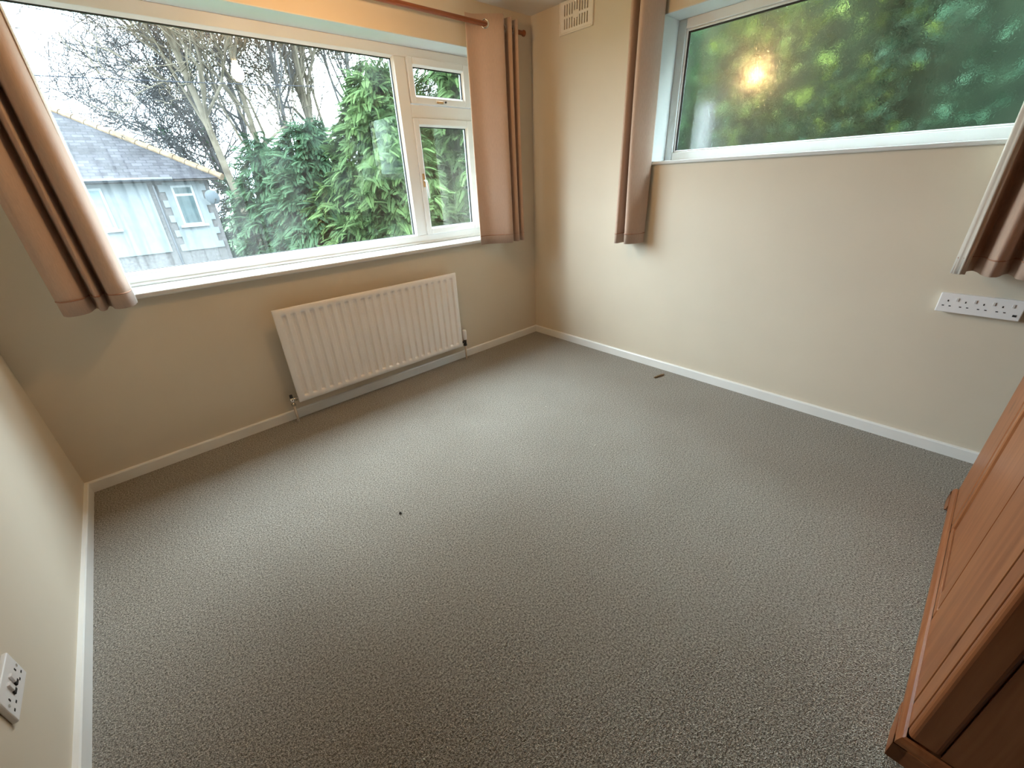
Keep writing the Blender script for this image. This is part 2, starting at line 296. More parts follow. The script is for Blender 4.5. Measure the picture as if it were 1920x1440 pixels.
# ------------------------------------------------------------------ mesh helpers
def tag(o, label=None, cat=None, group=None, kind=None):
    if label: o['label'] = label
    if cat: o['category'] = cat
    if group: o['group'] = group
    if kind: o['kind'] = kind
    return o
def empty(name, loc=(0, 0, 0), rz=0.0, label=None, cat=None, group=None, kind=None):
    o = bpy.data.objects.new(name, None); C.objects.link(o); o.location = loc; o.rotation_euler = (0, 0, rz); o.empty_display_size = 0.05
    return tag(o, label, cat, group, kind)
class MB:
    def __init__(s): s.v = []; s.f = []
    def add(s, vs, fs):
        n = len(s.v); s.v += [tuple(v) for v in vs]; s.f += [tuple(i + n for i in f) for f in fs]; return s
    def box(s, x0, x1, y0, y1, z0, z1):
        x0, x1 = min(x0, x1), max(x0, x1); y0, y1 = min(y0, y1), max(y0, y1); z0, z1 = min(z0, z1), max(z0, z1)
        return s.add([(x0, y0, z0), (x1, y0, z0), (x1, y1, z0), (x0, y1, z0), (x0, y0, z1), (x1, y0, z1), (x1, y1, z1), (x0, y1, z1)],
                     [(0, 3, 2, 1), (4, 5, 6, 7), (0, 1, 5, 4), (1, 2, 6, 5), (2, 3, 7, 6), (3, 0, 4, 7)])
    def tube(s, pts, rad, n=10, cap=True):
        pts = [Vector(p) for p in pts]
        rads = rad if isinstance(rad, (list, tuple)) else [rad] * len(pts)
        rings = []; prev = None
        for i, p in enumerate(pts):
            d = (pts[min(i + 1, len(pts) - 1)] - pts[max(i - 1, 0)]).normalized()
            if prev is None:
                a = Vector((0, 0, 1)) if abs(d.z) < 0.9 else Vector((1, 0, 0))
                u = d.cross(a).normalized()
            else: u = (prev - d * prev.dot(d)).normalized()
            prev = u; w_ = d.cross(u)
            rings.append([p + (u * math.cos(2 * PI * k / n) + w_ * math.sin(2 * PI * k / n)) * rads[i] for k in range(n)])
        vs = [q for r in rings for q in r]; fs = []
        for i in range(len(pts) - 1):
            for k in range(n): fs.append((i * n + k, i * n + (k + 1) % n, (i + 1) * n + (k + 1) % n, (i + 1) * n + k))
        if cap: fs.append(tuple(reversed(range(n)))); fs.append(tuple((len(pts) - 1) * n + k for k in range(n)))
        return s.add(vs, fs)
    def lathe(s, prof, n=20, origin=(0, 0, 0), axis='z'):
        o = Vector(origin); vs = []; fs = []
        for (r, h) in prof:
            for k in range(n):
                a = 2 * PI * k / n; c, d = r * math.cos(a), r * math.sin(a)
                vs.append(o + Vector({'z': (c, d, h), 'x': (h, c, d), 'y': (d, h, c)}[axis]))
        for i in range(len(prof) - 1):
            for k in range(n): fs.append((i * n + k, i * n + (k + 1) % n, (i + 1) * n + (k + 1) % n, (i + 1) * n + k))
        fs.append(tuple(reversed(range(n)))); fs.append(tuple((len(prof) - 1) * n + k for k in range(n)))
        return s.add(vs, fs)
    def build(s, name, mat, parent=None, bevel=0.0, smooth=False, seg=2, origin=None):
        me = bpy.data.meshes.new(name)
        v = s.v
        if origin is not None: v = [(a - origin[0], b - origin[1], c - origin[2]) for a, b, c in v]
        me.from_pydata(v, [], s.f); me.update()
        bm = bmesh.new(); bm.from_mesh(me); bmesh.ops.recalc_face_normals(bm, faces=bm.faces); bm.to_mesh(me); bm.free()
        me.materials.append(MT[mat])
        o = bpy.data.objects.new(name, me); C.objects.link(o)
        if origin is not None: o.location = origin
        if parent is not None: o.parent = parent
        if bevel > 0:
            b = o.modifiers.new('bevel', 'BEVEL'); b.width = bevel; b.segments = seg; b.limit_method = 'ANGLE'; b.harden_normals = False
        if smooth:
            for p in me.polygons: p.use_smooth = True
        return o
def mesh_np(name, v, f, mat, parent=None, tint=None, smooth=False):
    """triangles from numpy arrays"""
    me = bpy.data.meshes.new(name); nv, nf = len(v), len(f)
    me.vertices.add(nv); me.vertices.foreach_set('co', np.asarray(v, np.float32).ravel())
    me.loops.add(nf * 3); me.loops.foreach_set('vertex_index', np.asarray(f, np.int32).ravel())
    me.polygons.add(nf); me.polygons.foreach_set('loop_start', np.arange(0, nf * 3, 3, dtype=np.int32)); me.polygons.foreach_set('loop_total', np.full(nf, 3, np.int32))
    if smooth: me.polygons.foreach_set('use_smooth', np.ones(nf, bool))
    me.update(calc_edges=True)
    if tint is not None:
        a = me.attributes.new('tint', 'FLOAT', 'POINT'); a.data.foreach_set('value', np.asarray(tint, np.float32))
    me.materials.append(MT[mat])
    o = bpy.data.objects.new(name, me); C.objects.link(o)
    if parent is not None: o.parent = parent
    return o

# ------------------------------------------------------------------ room shell
XL, YB, H, T = -3.323, -3.62, 2.432, 0.30
def structure(name, mb, mat, label, bevel=0): return tag(mb.build(name, mat, bevel=bevel), label, kind='structure')
structure('floor', MB().box(XL - T, T, YB - T, T, -0.12, 0.0), 'carpet', 'grey beige twist pile carpet covering the floor')
structure('ceiling', MB().box(XL - T, T, YB - T, T, H, H + 0.12), 'ceiling', 'off white textured ceiling')
# openings
W1 = (-2.955, -0.405, 0.935, 2.178)      # x0,x1,z0,z1 in the window wall
W2 = (-2.88, -1.094, 1.412, 2.19)        # y0,y1,z0,z1 in the right wall
m = MB().box(XL - T, W1[0], 0, T, 0, H).box(W1[1], T, 0, T, 0, H).box(W1[0], W1[1], 0, T, 0, W1[2]).box(W1[0], W1[1], 0, T, W1[3], H)
structure('wall_back', m, 'wall', 'cream painted wall under the wide clear window')
m = MB().box(0, T, YB - T, W2[0], 0, H).box(0, T, W2[1], 0, 0, H).box(0, T, W2[0], W2[1], 0, W2[2]).box(0, T, W2[0], W2[1], W2[3], H)
structure('wall_right', m, 'wall', 'cream painted wall below the obscured glass window')
NX, NY = -1.83, -2.08          # left wall stops at NY, front wall at NX, opening onto the added lobby
structure('wall_left', MB().box(XL - T, XL, NY, 0, 0, H), 'wall', 'cream painted side wall with low socket')
structure('wall_front', MB().box(NX, 0, YB - T, YB, 0, H), 'wall', 'cream painted wall behind the wardrobe')
# unseen dark lobby added behind the camera to cut light on the wardrobe side
m = MB().box(-5.2, XL - T, NY, NY + .1, 0, H).box(-5.3, -5.2, -5.0, NY + .1, 0, H).box(-5.2, NX + .1, -5.0, -4.9, 0, H).box(NX, NX + .1, -4.9, YB - T, 0, H)
structure('wall_added_lobby', m, 'added_lobby', 'unseen dark walls of the lobby added behind the camera')
structure('floor_added_lobby', MB().box(-5.3, XL - T, -5.0, NY + .1, -.12, 0).box(XL - T, NX + .1, -5.0, YB - T, -.12, 0), 'added_lobby', 'unseen dark floor of the lobby added behind the camera')
structure('ceiling_added_lobby', MB().box(-5.3, XL - T, -5.0, NY + .1, H, H + .12).box(XL - T, NX + .1, -5.0, YB - T, H, H + .12), 'added_lobby', 'unseen dark ceiling of the lobby added behind the camera')
# skirting boards with chamfered top
def skirting(name, a, b, nrm, label):
    a = Vector(a); b = Vector(b); n = Vector(nrm); t, h = 0.016, 0.062
    prof = [(0, 0), (t, 0), (t, h - 0.006), (t - 0.003, h - 0.001), (0, h)]
    vs = [p + n * o + Vector((0, 0, z)) for p in (a, b) for o, z in prof]
    k = len(prof); fs = [(i, (i + 1) % k, k + (i + 1) % k, k + i) for i in range(k)] + [tuple(range(k)), tuple(range(2 * k - 1, k - 1, -1))]
    structure(name, MB().add(vs, fs), 'gloss', label)
skirting('baseboard_back', (XL, 0, 0), (0, 0, 0), (0, -1, 0), 'white gloss skirting board below the radiator')
skirting('baseboard_right', (0, 0, 0), (0, YB, 0), (-1, 0, 0), 'white gloss skirting board along the right wall')
skirting('baseboard_left', (XL, NY, 0), (XL, 0, 0), (1, 0, 0), 'white gloss skirting board along the left wall')
skirting('baseboard_front', (NX, YB, 0), (0, YB, 0), (0, 1, 0), 'white gloss skirting board behind the wardrobe')

# ------------------------------------------------------------------ window 1 (clear, window wall)
def frame_ring(mb, ax, d0, d1, a0, a1, b0, b1, wa0, wa1, wb0, wb1):
    """rectangular ring in the plane across axis ax; a is the horizontal axis"""
    def bx(p0, p1, q0, q1):
        if ax == 'y': mb.box(p0, p1, d0, d1, q0, q1)
        else: mb.box(d0, d1, p0, p1, q0, q1)
    bx(a0, a0 + wa0, b0, b1); bx(a1 - wa1, a1, b0, b1); bx(a0 + wa0, a1 - wa1, b0, b0 + wb0); bx(a0 + wa0, a1 - wa1, b1 - wb1, b1)
    return mb
win1 = empty('window_1', (0, 0, 0), kind='structure', label='wide white framed window with clear misted glass')
x0, x1, z0, z1 = W1
MB().box(x0, x1, -0.001, 0.21, z1 - 0.004, z1 + 0.001).build('reveal_soffit', 'reveal', win1)
MB().box(x0 - 0.001, x0 + 0.004, -0.001, 0.21, z0, z1 - 0.004).build('reveal_jamb', 'reveal', win1)
MB().box(x1 - 0.004, x1 + 0.001, -0.001, 0.21, z0, z1 - 0.004).build('reveal_jamb', 'reveal', win1)
MB().box(x0 - 0.01, x1 + 0.01, -0.035, 0.205, 0.918, 0.945).build('window_sill', 'reveal', win1, bevel=0.008, seg=3)
FY = 0.195                                                     # room face of the outer frame
fx0, fx1, fz0, fz1 = x0 + 0.004, x1 - 0.004, 0.945, z1 - 0.004
outer = MB(); frame_ring(outer, 'y', FY, FY + 0.07, fx0, fx1, fz0, fz1, 0.062, 0.055, 0.062, 0.058)
outer.build('window_frame', 'upvc', win1, bevel=0.004)
MB().box(fx0 + .01, fx1 - .01, FY - 0.012, FY + 0.002, 0.945, 0.962).build('frame_trim', 'upvc', win1, bevel=0.004)
MB().box(-1.075, -0.988, FY, FY + 0.07, fz0 + 0.062, fz1 - 0.058).build('mullion', 'upvc', win1, bevel=0.004)
MB().box(-0.988, fx1 - 0.055, FY, FY + 0.07, 1.779, 1.857).build('transom', 'upvc', win1, bevel=0.004)
def bead_and_pane(a0, a1, b0, b1, d, glass, name='glass_pane'):
    # black gasket ring then the pane
    g = MB(); frame_ring(g, 'y', d - 0.006, d + 0.006, a0, a1, b0, b1, 0.006, 0.006, 0.004, 0.006); gas = g.build('gasket', 'rubber', win1)
    MB().box(a0 - 0.004, a1 + 0.004, d - 0.0015, d + 0.0015, b0 - 0.004, b1 + 0.004).build(name, glass, win1, origin=(a0, d, b0))
# main pane, glazing bead bevels
def bead(a0, a1, b0, b1, d, w, par):
    vs = [(a0, d, b0), (a1, d, b0), (a1, d, b1), (a0, d, b1), (a0 + w, d + w * 1.1, b0 + w), (a1 - w, d + w * 1.1, b0 + w), (a1 - w, d + w * 1.1, b1 - w), (a0 + w, d + w * 1.1, b1 - w),
          (a0, d + w * 1.1, b0), (a1, d + w * 1.1, b0), (a1, d + w * 1.1, b1), (a0, d + w * 1.1, b1)]
    fs = [(0, 1, 5, 4), (1, 2, 6, 5), (2, 3, 7, 6), (3, 0, 4, 7), (0, 8, 9, 1), (1, 9, 10, 2), (2, 10, 11, 3), (3, 11, 8, 0), (8, 4, 5, 9), (9, 5, 6, 10), (10, 6, 7, 11), (11, 7, 4, 8)]
    MB().add(vs, fs).build('glazing_bead', 'upvc', par)
mx0, mx1, mz0, mz1 = fx0 + 0.062, -1.075, fz0 + 0.062, fz1 - 0.058
bead(mx0, mx1, mz0 - .002, mz1, FY + 0.004, 0.013, win1)
bead_and_pane(mx0 + 0.012, mx1 - 0.012, mz0 + 0.009, mz1 - 0.012, FY + 0.026, 'glass')
# opening sashes (face slightly proud of the frame)
def sash(a0, a1, b0, b1, name, glass):
    s = MB(); frame_ring(s, 'y', FY - 0.014, FY + 0.045, a0, a1, b0, b1, 0.04, 0.062, 0.042, 0.042)
    so = s.build(name, 'upvc', win1, bevel=0.005)
    bead(a0 + .04, a1 - .062, b0 + .042, b1 - .042, FY - 0.008, 0.01, so)
    g = MB(); frame_ring(g, 'y', FY + 0.004, FY + 0.014, a0 + .048, a1 - .07, b0 + .05, b1 - .05, .005, .009, .004, .008); g.build('gasket', 'rubber', so)
    MB().box(a0 + .045, a1 - .066, FY + 0.008, FY + 0.011, b0 + .046, b1 - .046).build('glass_pane', glass, so, origin=(a0 + .045, FY + .008, b0 + .046))
    return so
s1 = sash(-0.985, -0.463, 1.860, 2.122, 'vent_sash', 'glass_clear')
s2 = sash(-0.988, -0.463, 1.006, 1.778, 'casement_sash', 'glass_clear')
# handles
HY = FY - 0.014
h = MB().box(-0.79, -0.70, HY - 0.008, HY, 1.868, 1.888).build('handle_base', 'upvc', s1, bevel=0.003)
MB().box(-0.785, -0.735, HY - 0.020, HY - 0.006, 1.868, 1.882).build('handle_lever', 'brass', s1, bevel=0.003)
MB().lathe([(0.007, 0), (0.007, 0.014)], 10, (-0.712, HY - 0.016, 1.880), 'y').build('handle_button', 'darkmetal', s1)
MB().box(-0.976, -0.960, HY - 0.008, HY, 1.34, 1.43).build('handle_base', 'brass', s2, bevel=0.003)
MB().tube([(-0.968, HY - 0.006, 1.385), (-0.966, HY - 0.03, 1.38), (-0.960, HY - 0.034, 1.35), (-0.957, HY - 0.034, 1.265)], [.006, .008, .008, .006], 8).build('handle_lever', 'upvc', s2, smooth=True)
MB().lathe([(0.008, 0), (0.008, 0.012)], 10, (-0.958, HY - 0.012, 1.378), 'y').build('handle_button', 'darkmetal', s2)

# ------------------------------------------------------------------ window 2 (obscure glass, right wall)
win2 = empty('window_2', (0, 0, 0), kind='structure', label='white framed window with obscured pattern glass')
y0, y1, z0, z1 = W2
GX = 0.175
MB().box(-0.001, GX + 0.01, y0, y1, z1 - 0.004, z1 + 0.001).build('reveal_soffit', 'reveal', win2)
MB().box(-0.001, GX + 0.01, y1 - 0.004, y1 + 0.001, z0, z1 - 0.004).build('reveal_jamb', 'reveal', win2)
MB().box(-0.001, GX + 0.01, y0 - 0.001, y0 + 0.004, z0, z1 - 0.004).build('reveal_jamb', 'reveal', win2)
MB().box(-0.018, GX + 0.005, y0 - 0.012, y1 + 0.012, 1.411, 1.431).build('window_sill', 'reveal', win2, bevel=0.006, seg=3)
gb0, gb1 = 1.431, z1 - 0.004
o2 = MB(); frame_ring(o2, 'x', GX, GX + 0.06, y0 + .004, y1 - .004, gb0, gb1, .05, .05, .05, .05)
o2.build('window_frame', 'upvc', win2, bevel=0.004)
i2 = MB(); frame_ring(i2, 'x', GX + 0.010, GX + 0.05, y0 + .054, y1 - .054, gb0 + .05, gb1 - .05, .012, .012, .010, .012)
i2.build('glazing_bead', 'upvc', win2, bevel=0.006)
g2 = MB(); frame_ring(g2, 'x', GX + 0.016, GX + 0.026, y0 + .064, y1 - .064, gb0 + .058, gb1 - .06, .010, .012, .003, .010)
g2.build('gasket', 'rubber', win2)
MB().box(GX + 0.020, GX + 0.024, y0 + .06, y1 - .06, gb0 + .056, gb1 - .056).build('glass_pane', 'obscure', win2, origin=(GX + .02, y0 + .06, gb0 + .056))

# ------------------------------------------------------------------ curtains
def catmull(pts, n):
    P = [np.array(p, float) for p in pts]; P = [2 * P[0] - P[1]] + P + [2 * P[-1] - P[-2]]
    out = []
    for i in range(1, len(P) - 2):
        for k in range(n):
            t = k / n
            out.append(0.5 * (2 * P[i] + (P[i + 1] - P[i - 1]) * t + (2 * P[i - 1] - 5 * P[i] + 4 * P[i + 1] - P[i + 2]) * t * t + (3 * P[i] - P[i - 1] - 3 * P[i + 1] + P[i + 2]) * t ** 3))
    out.append(P[-2]); return np.array(out)
def ribbon(plan, zs, wob, off, name, mat, parent, thick=0.0025):
    """vertical cloth following a plan curve; off shifts it sideways"""
    k = len(plan)
    tn = np.gradient(plan, axis=0); tn /= np.linalg.norm(tn, axis=1)[:, None] + 1e-9
    nr = np.stack([-tn[:, 1], tn[:, 0]], 1)
    V = []
    for side in (0, 1):
        for z in zs:
            p = plan + nr * (off + side * thick)
            s = np.arange(k) / k
            d = wob * np.sin(s * 19 + z * 2.6) * (0.3 + 0.7 * (zs[-1] - z) / (zs[-1] - zs[0]))
            p = p + nr * d[:, None]
            V += [(a, b, z) for a, b in p]
    m_, F = len(zs), []
    for r in range(m_ - 1):
        for c in range(k - 1):
            a = r * k + c; b = a + 1; q = (r + 1) * k + c; e = q + 1; o = m_ * k
            F.append((a, b, e, q)); F.append((o + a, o + q, o + e, o + b))
    o = m_ * k
    for c in range(k - 1):
        F.append((c, o + c, o + c + 1, c + 1)); t = (m_ - 1) * k; F.append((t + c, t + c + 1, o + t + c + 1, o + t + c))
    for r in range(m_ - 1):
        a, b = r * k, (r + 1) * k; F.append((a, b, o + b, o + a)); a, b = a + k - 1, b + k - 1; F.append((a, o + a, o + b, b))
    return MB().add(V, F).build(name, mat, parent, smooth=True)
def curtain(pts, zb, zt, line, label, lining_side=1, edge=None):
    """line: ('y', value) or ('x', value) of the pole; eyelets go where the cloth crosses it"""
    plan = catmull(pts, 7)
    cx_, cy_ = plan.mean(0)
    root = empty('curtain', (float(cx_), float(cy_), zb), label=label, cat='curtain', group='eyelet curtains at the windows')
    plan = plan - np.array([cx_, cy_]); zs = list(np.linspace(0, zt - zb, 14))
    ribbon(plan, zs, 0.006, 0.0, 'fabric', 'fabric', root)
    ribbon(plan, zs[:1] + [z for z in zs[1:-1]] + [zs[-1] - .01], 0.006, 0.0045 * lining_side, 'lining', 'lining', root, 0.0015)
    ribbon(plan, [0.062, 0.068], 0.006, -0.0007 * lining_side - (0 if lining_side > 0 else .0), 'hem_stitching', 'seam', root, 0.0039)
    if edge is not None:
        ribbon(plan[:edge], zs, 0.006, -0.003 * lining_side, 'turned_edge', 'lining', root, 0.002)
    ax, val = line; a = 1 if ax == 'y' else 0; val = val - (cy_ if ax == 'y' else cx_); s = plan[:, a] - val
    for i in range(len(s) - 1):
        if s[i] == 0 or s[i] * s[i + 1] < 0:
            p = (plan[i] + plan[i + 1]) / 2; t = plan[i + 1] - plan[i]; t = t / np.linalg.norm(t); nrm = Vector((-t[1], t[0], 0)); tv = Vector((t[0], t[1], 0))
            zc = zt - zb - 0.052; n1, n2 = 20, 8; vs = []; fs = []
            for q in range(n1):
                A = 2 * PI * q / n1; dr = tv * math.cos(A) + Vector((0, 0, 1)) * math.sin(A)
                for r in range(n2):
                    B = 2 * PI * r / n2; vs.append(Vector((p[0], p[1], zc)) + dr * (0.023 + 0.005 * math.cos(B)) + nrm * 0.005 * math.sin(B))
            for q in range(n1):
                for r in range(n2): fs.append((q * n2 + r, q * n2 + (r + 1) % n2, ((q + 1) % n1) * n2 + (r + 1) % n2, ((q + 1) % n1) * n2 + r))
            MB().add(vs, fs).build('eyelet', 'chrome', root, smooth=True)
    return root
curtain([(-0.6550, -0.0520), (-0.5877, -0.0620), (-0.5169, -0.1150), (-0.4461, -0.1650), (-0.4151, -0.1650), (-0.4036, -0.1200), (-0.4019, -0.0600), (-0.3859, -0.0350), (-0.3682, -0.0600), (-0.3620, -0.1300), (-0.3417, -0.1580), (-0.3240, -0.1300), (-0.3222, -0.0700), (-0.3098, -0.0400), (-0.2939, -0.0600), (-0.2886, -0.1300), (-0.2744, -0.1500), (-0.2620, -0.1200)], 0.905, 2.340, ('y', -.10),
        'tan eyelet curtain hanging in the corner beside the opening casement', 1)
curtain([(-2.817, -.035), (-2.822, -.09), (-2.838, -.155), (-2.868, -.175), (-2.898, -.15), (-2.906, -.08), (-2.915, -.05), (-2.926, -.08), (-2.930, -.14), (-2.940, -.155), (-2.950, -.13),
         (-2.954, -.07), (-2.964, -.05), (-2.975, -.08), (-2.985, -.14), (-3.015, -.17), (-3.05, -.165), (-3.066, -.12)], 0.912, 2.340, ('y', -.10),
        'tan eyelet curtain at the far end above the house view', -1, edge=8)
curtain([(-0.0280, -1.1168), (-0.0900, -1.1088), (-0.1550, -1.0800), (-0.1760, -1.0592), (-0.1600, -1.0416), (-0.0900, -1.0352), (-0.0450, -1.0240), (-0.0500, -1.0096), (-0.1000, -1.0040), (-0.1600, -0.9968), (-0.1720, -0.9840), (-0.1500, -0.9712), (-0.0800, -0.9648), (-0.0450, -0.9544), (-0.0550, -0.9384)], 0.925, 2.387, ('x', -.10), 'tan eyelet curtain between the wall vent and the obscured window', -1)
curtain([(-.146, -2.702), (-.160, -2.736), (-.12, -2.742), (-.06, -2.752), (-.04, -2.768), (-.07, -2.782), (-.14, -2.794), (-.172, -2.816), (-.150, -2.842), (-.08, -2.852), (-.045, -2.868), (-.08, -2.880),
         (-.15, -2.888), (-.172, -2.912), (-.15, -2.94), (-.08, -2.95), (-.05, -2.965)], 0.918, 2.387, ('x', -.10), 'tan eyelet curtain above the long socket strip', 1, edge=10)

def pole(name, a, b, nrm, label):
    a = Vector(a); b = Vector(b); d = (b - a).normalized(); n = Vector(nrm)
    r = empty(name, tuple(a), label=label, cat='curtain pole', group='wooden curtain poles')
    L = (b - a)
    MB().tube([Vector((0, 0, 0)), L], 0.014, 16).build('rod', 'pole', r, smooth=False)
    for e, s in ((Vector((0, 0, 0)), -1), (L, 1)):
        MB().tube([e - d * s * .004, e + d * s * .006, e + d * s * .016, e + d * s * .022], [.015, .019, .019, .012], 16).build('end_cap', 'pole', r)
    for t in (0.05, 0.5, 0.955):
        p = L * t
        MB().tube([p + n * 0.098, p + n * 0.086, p + n * 0.084, p + n * .015], [.022, .022, .008, .008], 12).build('bracket', 'pole', r)
pole('curtain_pole', (-3.14, -.10, 2.288), (-.185, -.10, 2.288), (0, 1, 0), 'dark stained wooden pole over the wide clear window')
pole('curtain_pole', (-.10, -.86, 2.335), (-.10, -3.06, 2.335), (1, 0, 0), 'dark stained wooden pole over the obscured window')

# ------------------------------------------------------------------ radiator
def radiator():
    X0, X1, Z0, Z1, YF = -2.262, -0.955, 0.137, 0.741, -0.092
    W, Hh = X1 - X0, Z1 - Z0
    r = empty('radiator', (X0, 0, 0.0), label='white fluted panel radiator under the clear window', cat='radiator')
    # front panel as a relief of 23 pressed channels
    nf = 23; pitch = (W - 0.05) / nf
    us = [0.0, 0.010]
    for i in range(nf):
        c = 0.025 + pitch * (i + 0.5)
        us += [c - pitch * .46, c - pitch * .30, c - pitch * .22, c - pitch * .14, c, c + pitch * .14, c + pitch * .22, c + pitch * .30, c + pitch * .46]
    us += [W - 0.010, W]
    vz = [0, .010, .030, .036, .042, .05, .058, .07, .2, .4, Hh - .07, Hh - .058, Hh - .05, Hh - .042, Hh - .036, Hh - .030, Hh - .010, Hh]
    def depth(u, z):
        d = 0.0
        i = (u - 0.025) / pitch
        if 0 <= i < nf:
            f = abs(i - math.floor(i) - 0.5)
            g = max(0.0, min(1.0, (0.30 - f) / 0.16)); g = g * g * (3 - 2 * g)
            e = max(0.0, min(1.0, (min(z, Hh - z) - 0.032) / 0.012)); e = e * e * (3 - 2 * e)
            d = 0.014 * g * e
        if u <= 1e-6 or u >= W - 1e-6 or z <= 1e-6 or z >= Hh - 1e-6: d += 0.006
        return d
    nu, nz = len(us), len(vz)
    V = [(u, YF + depth(u, z), Z0 + z) for z in vz for u in us]; F = [(j * nu + i, j * nu + i + 1, (j + 1) * nu + i + 1, (j + 1) * nu + i) for j in range(nz - 1) for i in range(nu - 1)]
    n = len(V)   # closed edge back to the panel's rear sheet
    V += [(0, YF + .02, Z0), (W, YF + .02, Z0), (W, YF + .02, Z1), (0, YF + .02, Z1)]
    bot = list(range(nu)); top = [(nz - 1) * nu + i for i in range(nu)]; lef = [j * nu for j in range(nz)]; rig = [j * nu + nu - 1 for j in range(nz)]
    F += [tuple(bot[::-1] + [n, n + 1]), tuple(top + [n + 2, n + 3]), tuple(lef + [n + 3, n]), tuple(rig[::-1] + [n + 1, n + 2]), (n, n + 3, n + 2, n + 1)]
    MB().add(V, F).build('front_panel', 'radiator', r, smooth=True).data.set_sharp_from_angle(angle=math.radians(38))
    MB().box(0.02, W - .02, YF + .02, YF + .034, Z0 + .02, Z1 - .02).build('rear_panel', 'radiator', r, bevel=0.004)
    for x in (0.16, W - 0.16):
        MB().box(x - .02, x + .02, YF + .034, -.001, Z0 + .06, Z1 - .08).build('wall_bracket', 'radiator', r)
    # lockshield valve and pipe at one end
    lx, ly = -0.036, -0.066
    v = MB().tube([(lx, ly, .125), (lx, ly, .175)], .012, 12).tube([(lx - .012, ly, .16), (0.004, ly, .163)], .010, 12).build('lockshield_valve', 'chrome', r, smooth=True)
    MB().tube([(lx, ly, .120), (lx, ly, .134)], .015, 6).build('nut', 'chrome', v); MB().tube([(lx + .018, ly, .163), (lx + .030, ly, .163)], .014, 6).build('nut', 'chrome', v)
    MB().tube([(lx, ly, .172), (lx, ly, .196)], [.010, .009], 12).build('cap', 'darkmetal', v)
    MB().tube([(lx, ly, -.0), (lx, ly, .122)], .0075, 12).build('pipe', 'pipe', r, smooth=True)
    # thermostatic valve at the other end
    tx = W + 0.040
    v = MB().tube([(tx, ly, .135), (tx, ly, .185)], .013, 12).tube([(W - .004, ly, .163), (tx + .006, ly, .163)], .010, 12).build('thermostatic_valve', 'darkmetal', r, smooth=True)
    MB().tube([(tx, ly, .128), (tx, ly, .142)], .015, 6).build('nut', 'darkmetal', v)
    MB().tube([(tx, ly, .182), (tx, ly, .188), (tx, ly, .25), (tx, ly, .262), (tx, ly, .266)], [.016, .018, .019, .016, .009], 18).build('thermostat_head', 'plastic', v, smooth=True)
    MB().tube([(tx, ly, 0), (tx, ly, .13)], .0075, 12).build('pipe', 'pipe', r, smooth=True)
    # objects above carry world y: shift to the root (root sits at y 0) is already right
radiator()

# ------------------------------------------------------------------ wall vent
def vent():
    Y0, Y1, Z0, Z1 = -0.582, -0.296, 2.252, 2.430
    r = empty('wall_vent', (0, (Y0 + Y1) / 2, Z0), label='cream plastic slotted vent near the ceiling corner', cat='vent')
    yc = (Y0 + Y1) / 2; W = Y1 - Y0; n = 10
    mar = 0.034; pitch = (W - 2 * mar) / n; sw = pitch * 0.42
    rows = [(0.026, 0.083), (0.098, 0.158)]
    HZ = Z1 - Z0
    b = MB()
    d0, d1 = -0.012, -0.002
    ys = [-W / 2 + mar + pitch * (i + .5) for i in range(n)]
    # solid strips
    b.box(d0, d1, -W / 2, W / 2, 0, rows[0][0]); b.box(d0, d1, -W / 2, W / 2, rows[0][1], rows[1][0]); b.box(d0, d1, -W / 2, W / 2, rows[1][1], HZ)
    for (a, c) in rows:
        e = [-W / 2] + [q for y in ys for q in (y - sw / 2, y + sw / 2)] + [W / 2]
        for k in range(0, len(e), 2): b.box(d0, d1, e[k], e[k + 1], a, c)
    b.build('grille', 'vent', r)
    MB().box(d0 - .002, d1 - .001, -pitch * 1.0, pitch * 1.0, 0.070, 0.112).build('centre_boss', 'vent', r, bevel=0.002)
    fr = MB(); frame_ring(fr, 'x', -0.015, -0.0005, -W / 2 - .002, W / 2 + .002, -.002, HZ, .012, .012, .012, .006); fr.build('frame', 'vent', r, bevel=0.003)
    MB().box(-0.002, -0.0005, -W / 2 + .01, W / 2 - .01, .01, HZ - .005).build('duct_back', 'ventdark', r)
vent()

# ------------------------------------------------------------------ sockets
def socket_face(root, cx, cz, sx, put, switch=True):
    """earth slot, two pins and a rocker; put(u,w,du,dw,name,mat,proud)"""
    put(cx, cz + 0.012, 0.0045, 0.008, 'pin_hole', 'hole', 0.0006)
    put(cx - 0.0115, cz - 0.011, 0.0075, 0.0042, 'pin_hole', 'hole', 0.0006)
    put(cx + 0.0115, cz - 0.011, 0.0075, 0.0042, 'pin_hole', 'hole', 0.0006)
def quad():
    Y0, Y1, Z0, Z1, D = -2.968, -2.700, 0.722, 0.810, 0.034
    r = empty('socket_strip', (0, (Y0 + Y1) / 2, Z0), label='long white four gang socket strip under the right hand curtain', cat='socket')
    W, Hh = Y1 - Y0, Z1 - Z0
    MB().box(-0.022, 0, -W / 2 + .004, W / 2 - .004, .003, Hh - .003).build('back_box', 'plastic', r)
    MB().box(-D, -0.020, -W / 2, W / 2, 0, Hh).build('face_plate', 'plastic', r, bevel=0.004, seg=3)
    def put(u, w_, du, dw, name, mat, proud): MB().box(-D - proud, -D + .004, -u - du / 2, -u + du / 2, w_ - dw / 2, w_ + dw / 2).build(name, mat, r)
    for k in range(4):
        u = -W / 2 + 0.032 + k * 0.0575
        socket_face(r, u, 0.042, 1, put)
        s = MB().box(-D - .003, -D + .002, -u - .033, -u - .025, 0.055, 0.070)
        s.build('rocker_switch', 'switch', r, bevel=0.001)
    put(W / 2 - .020, 0.022, 0.012, 0.009, 'fuse_cover', 'hole', 0.001)
quad()
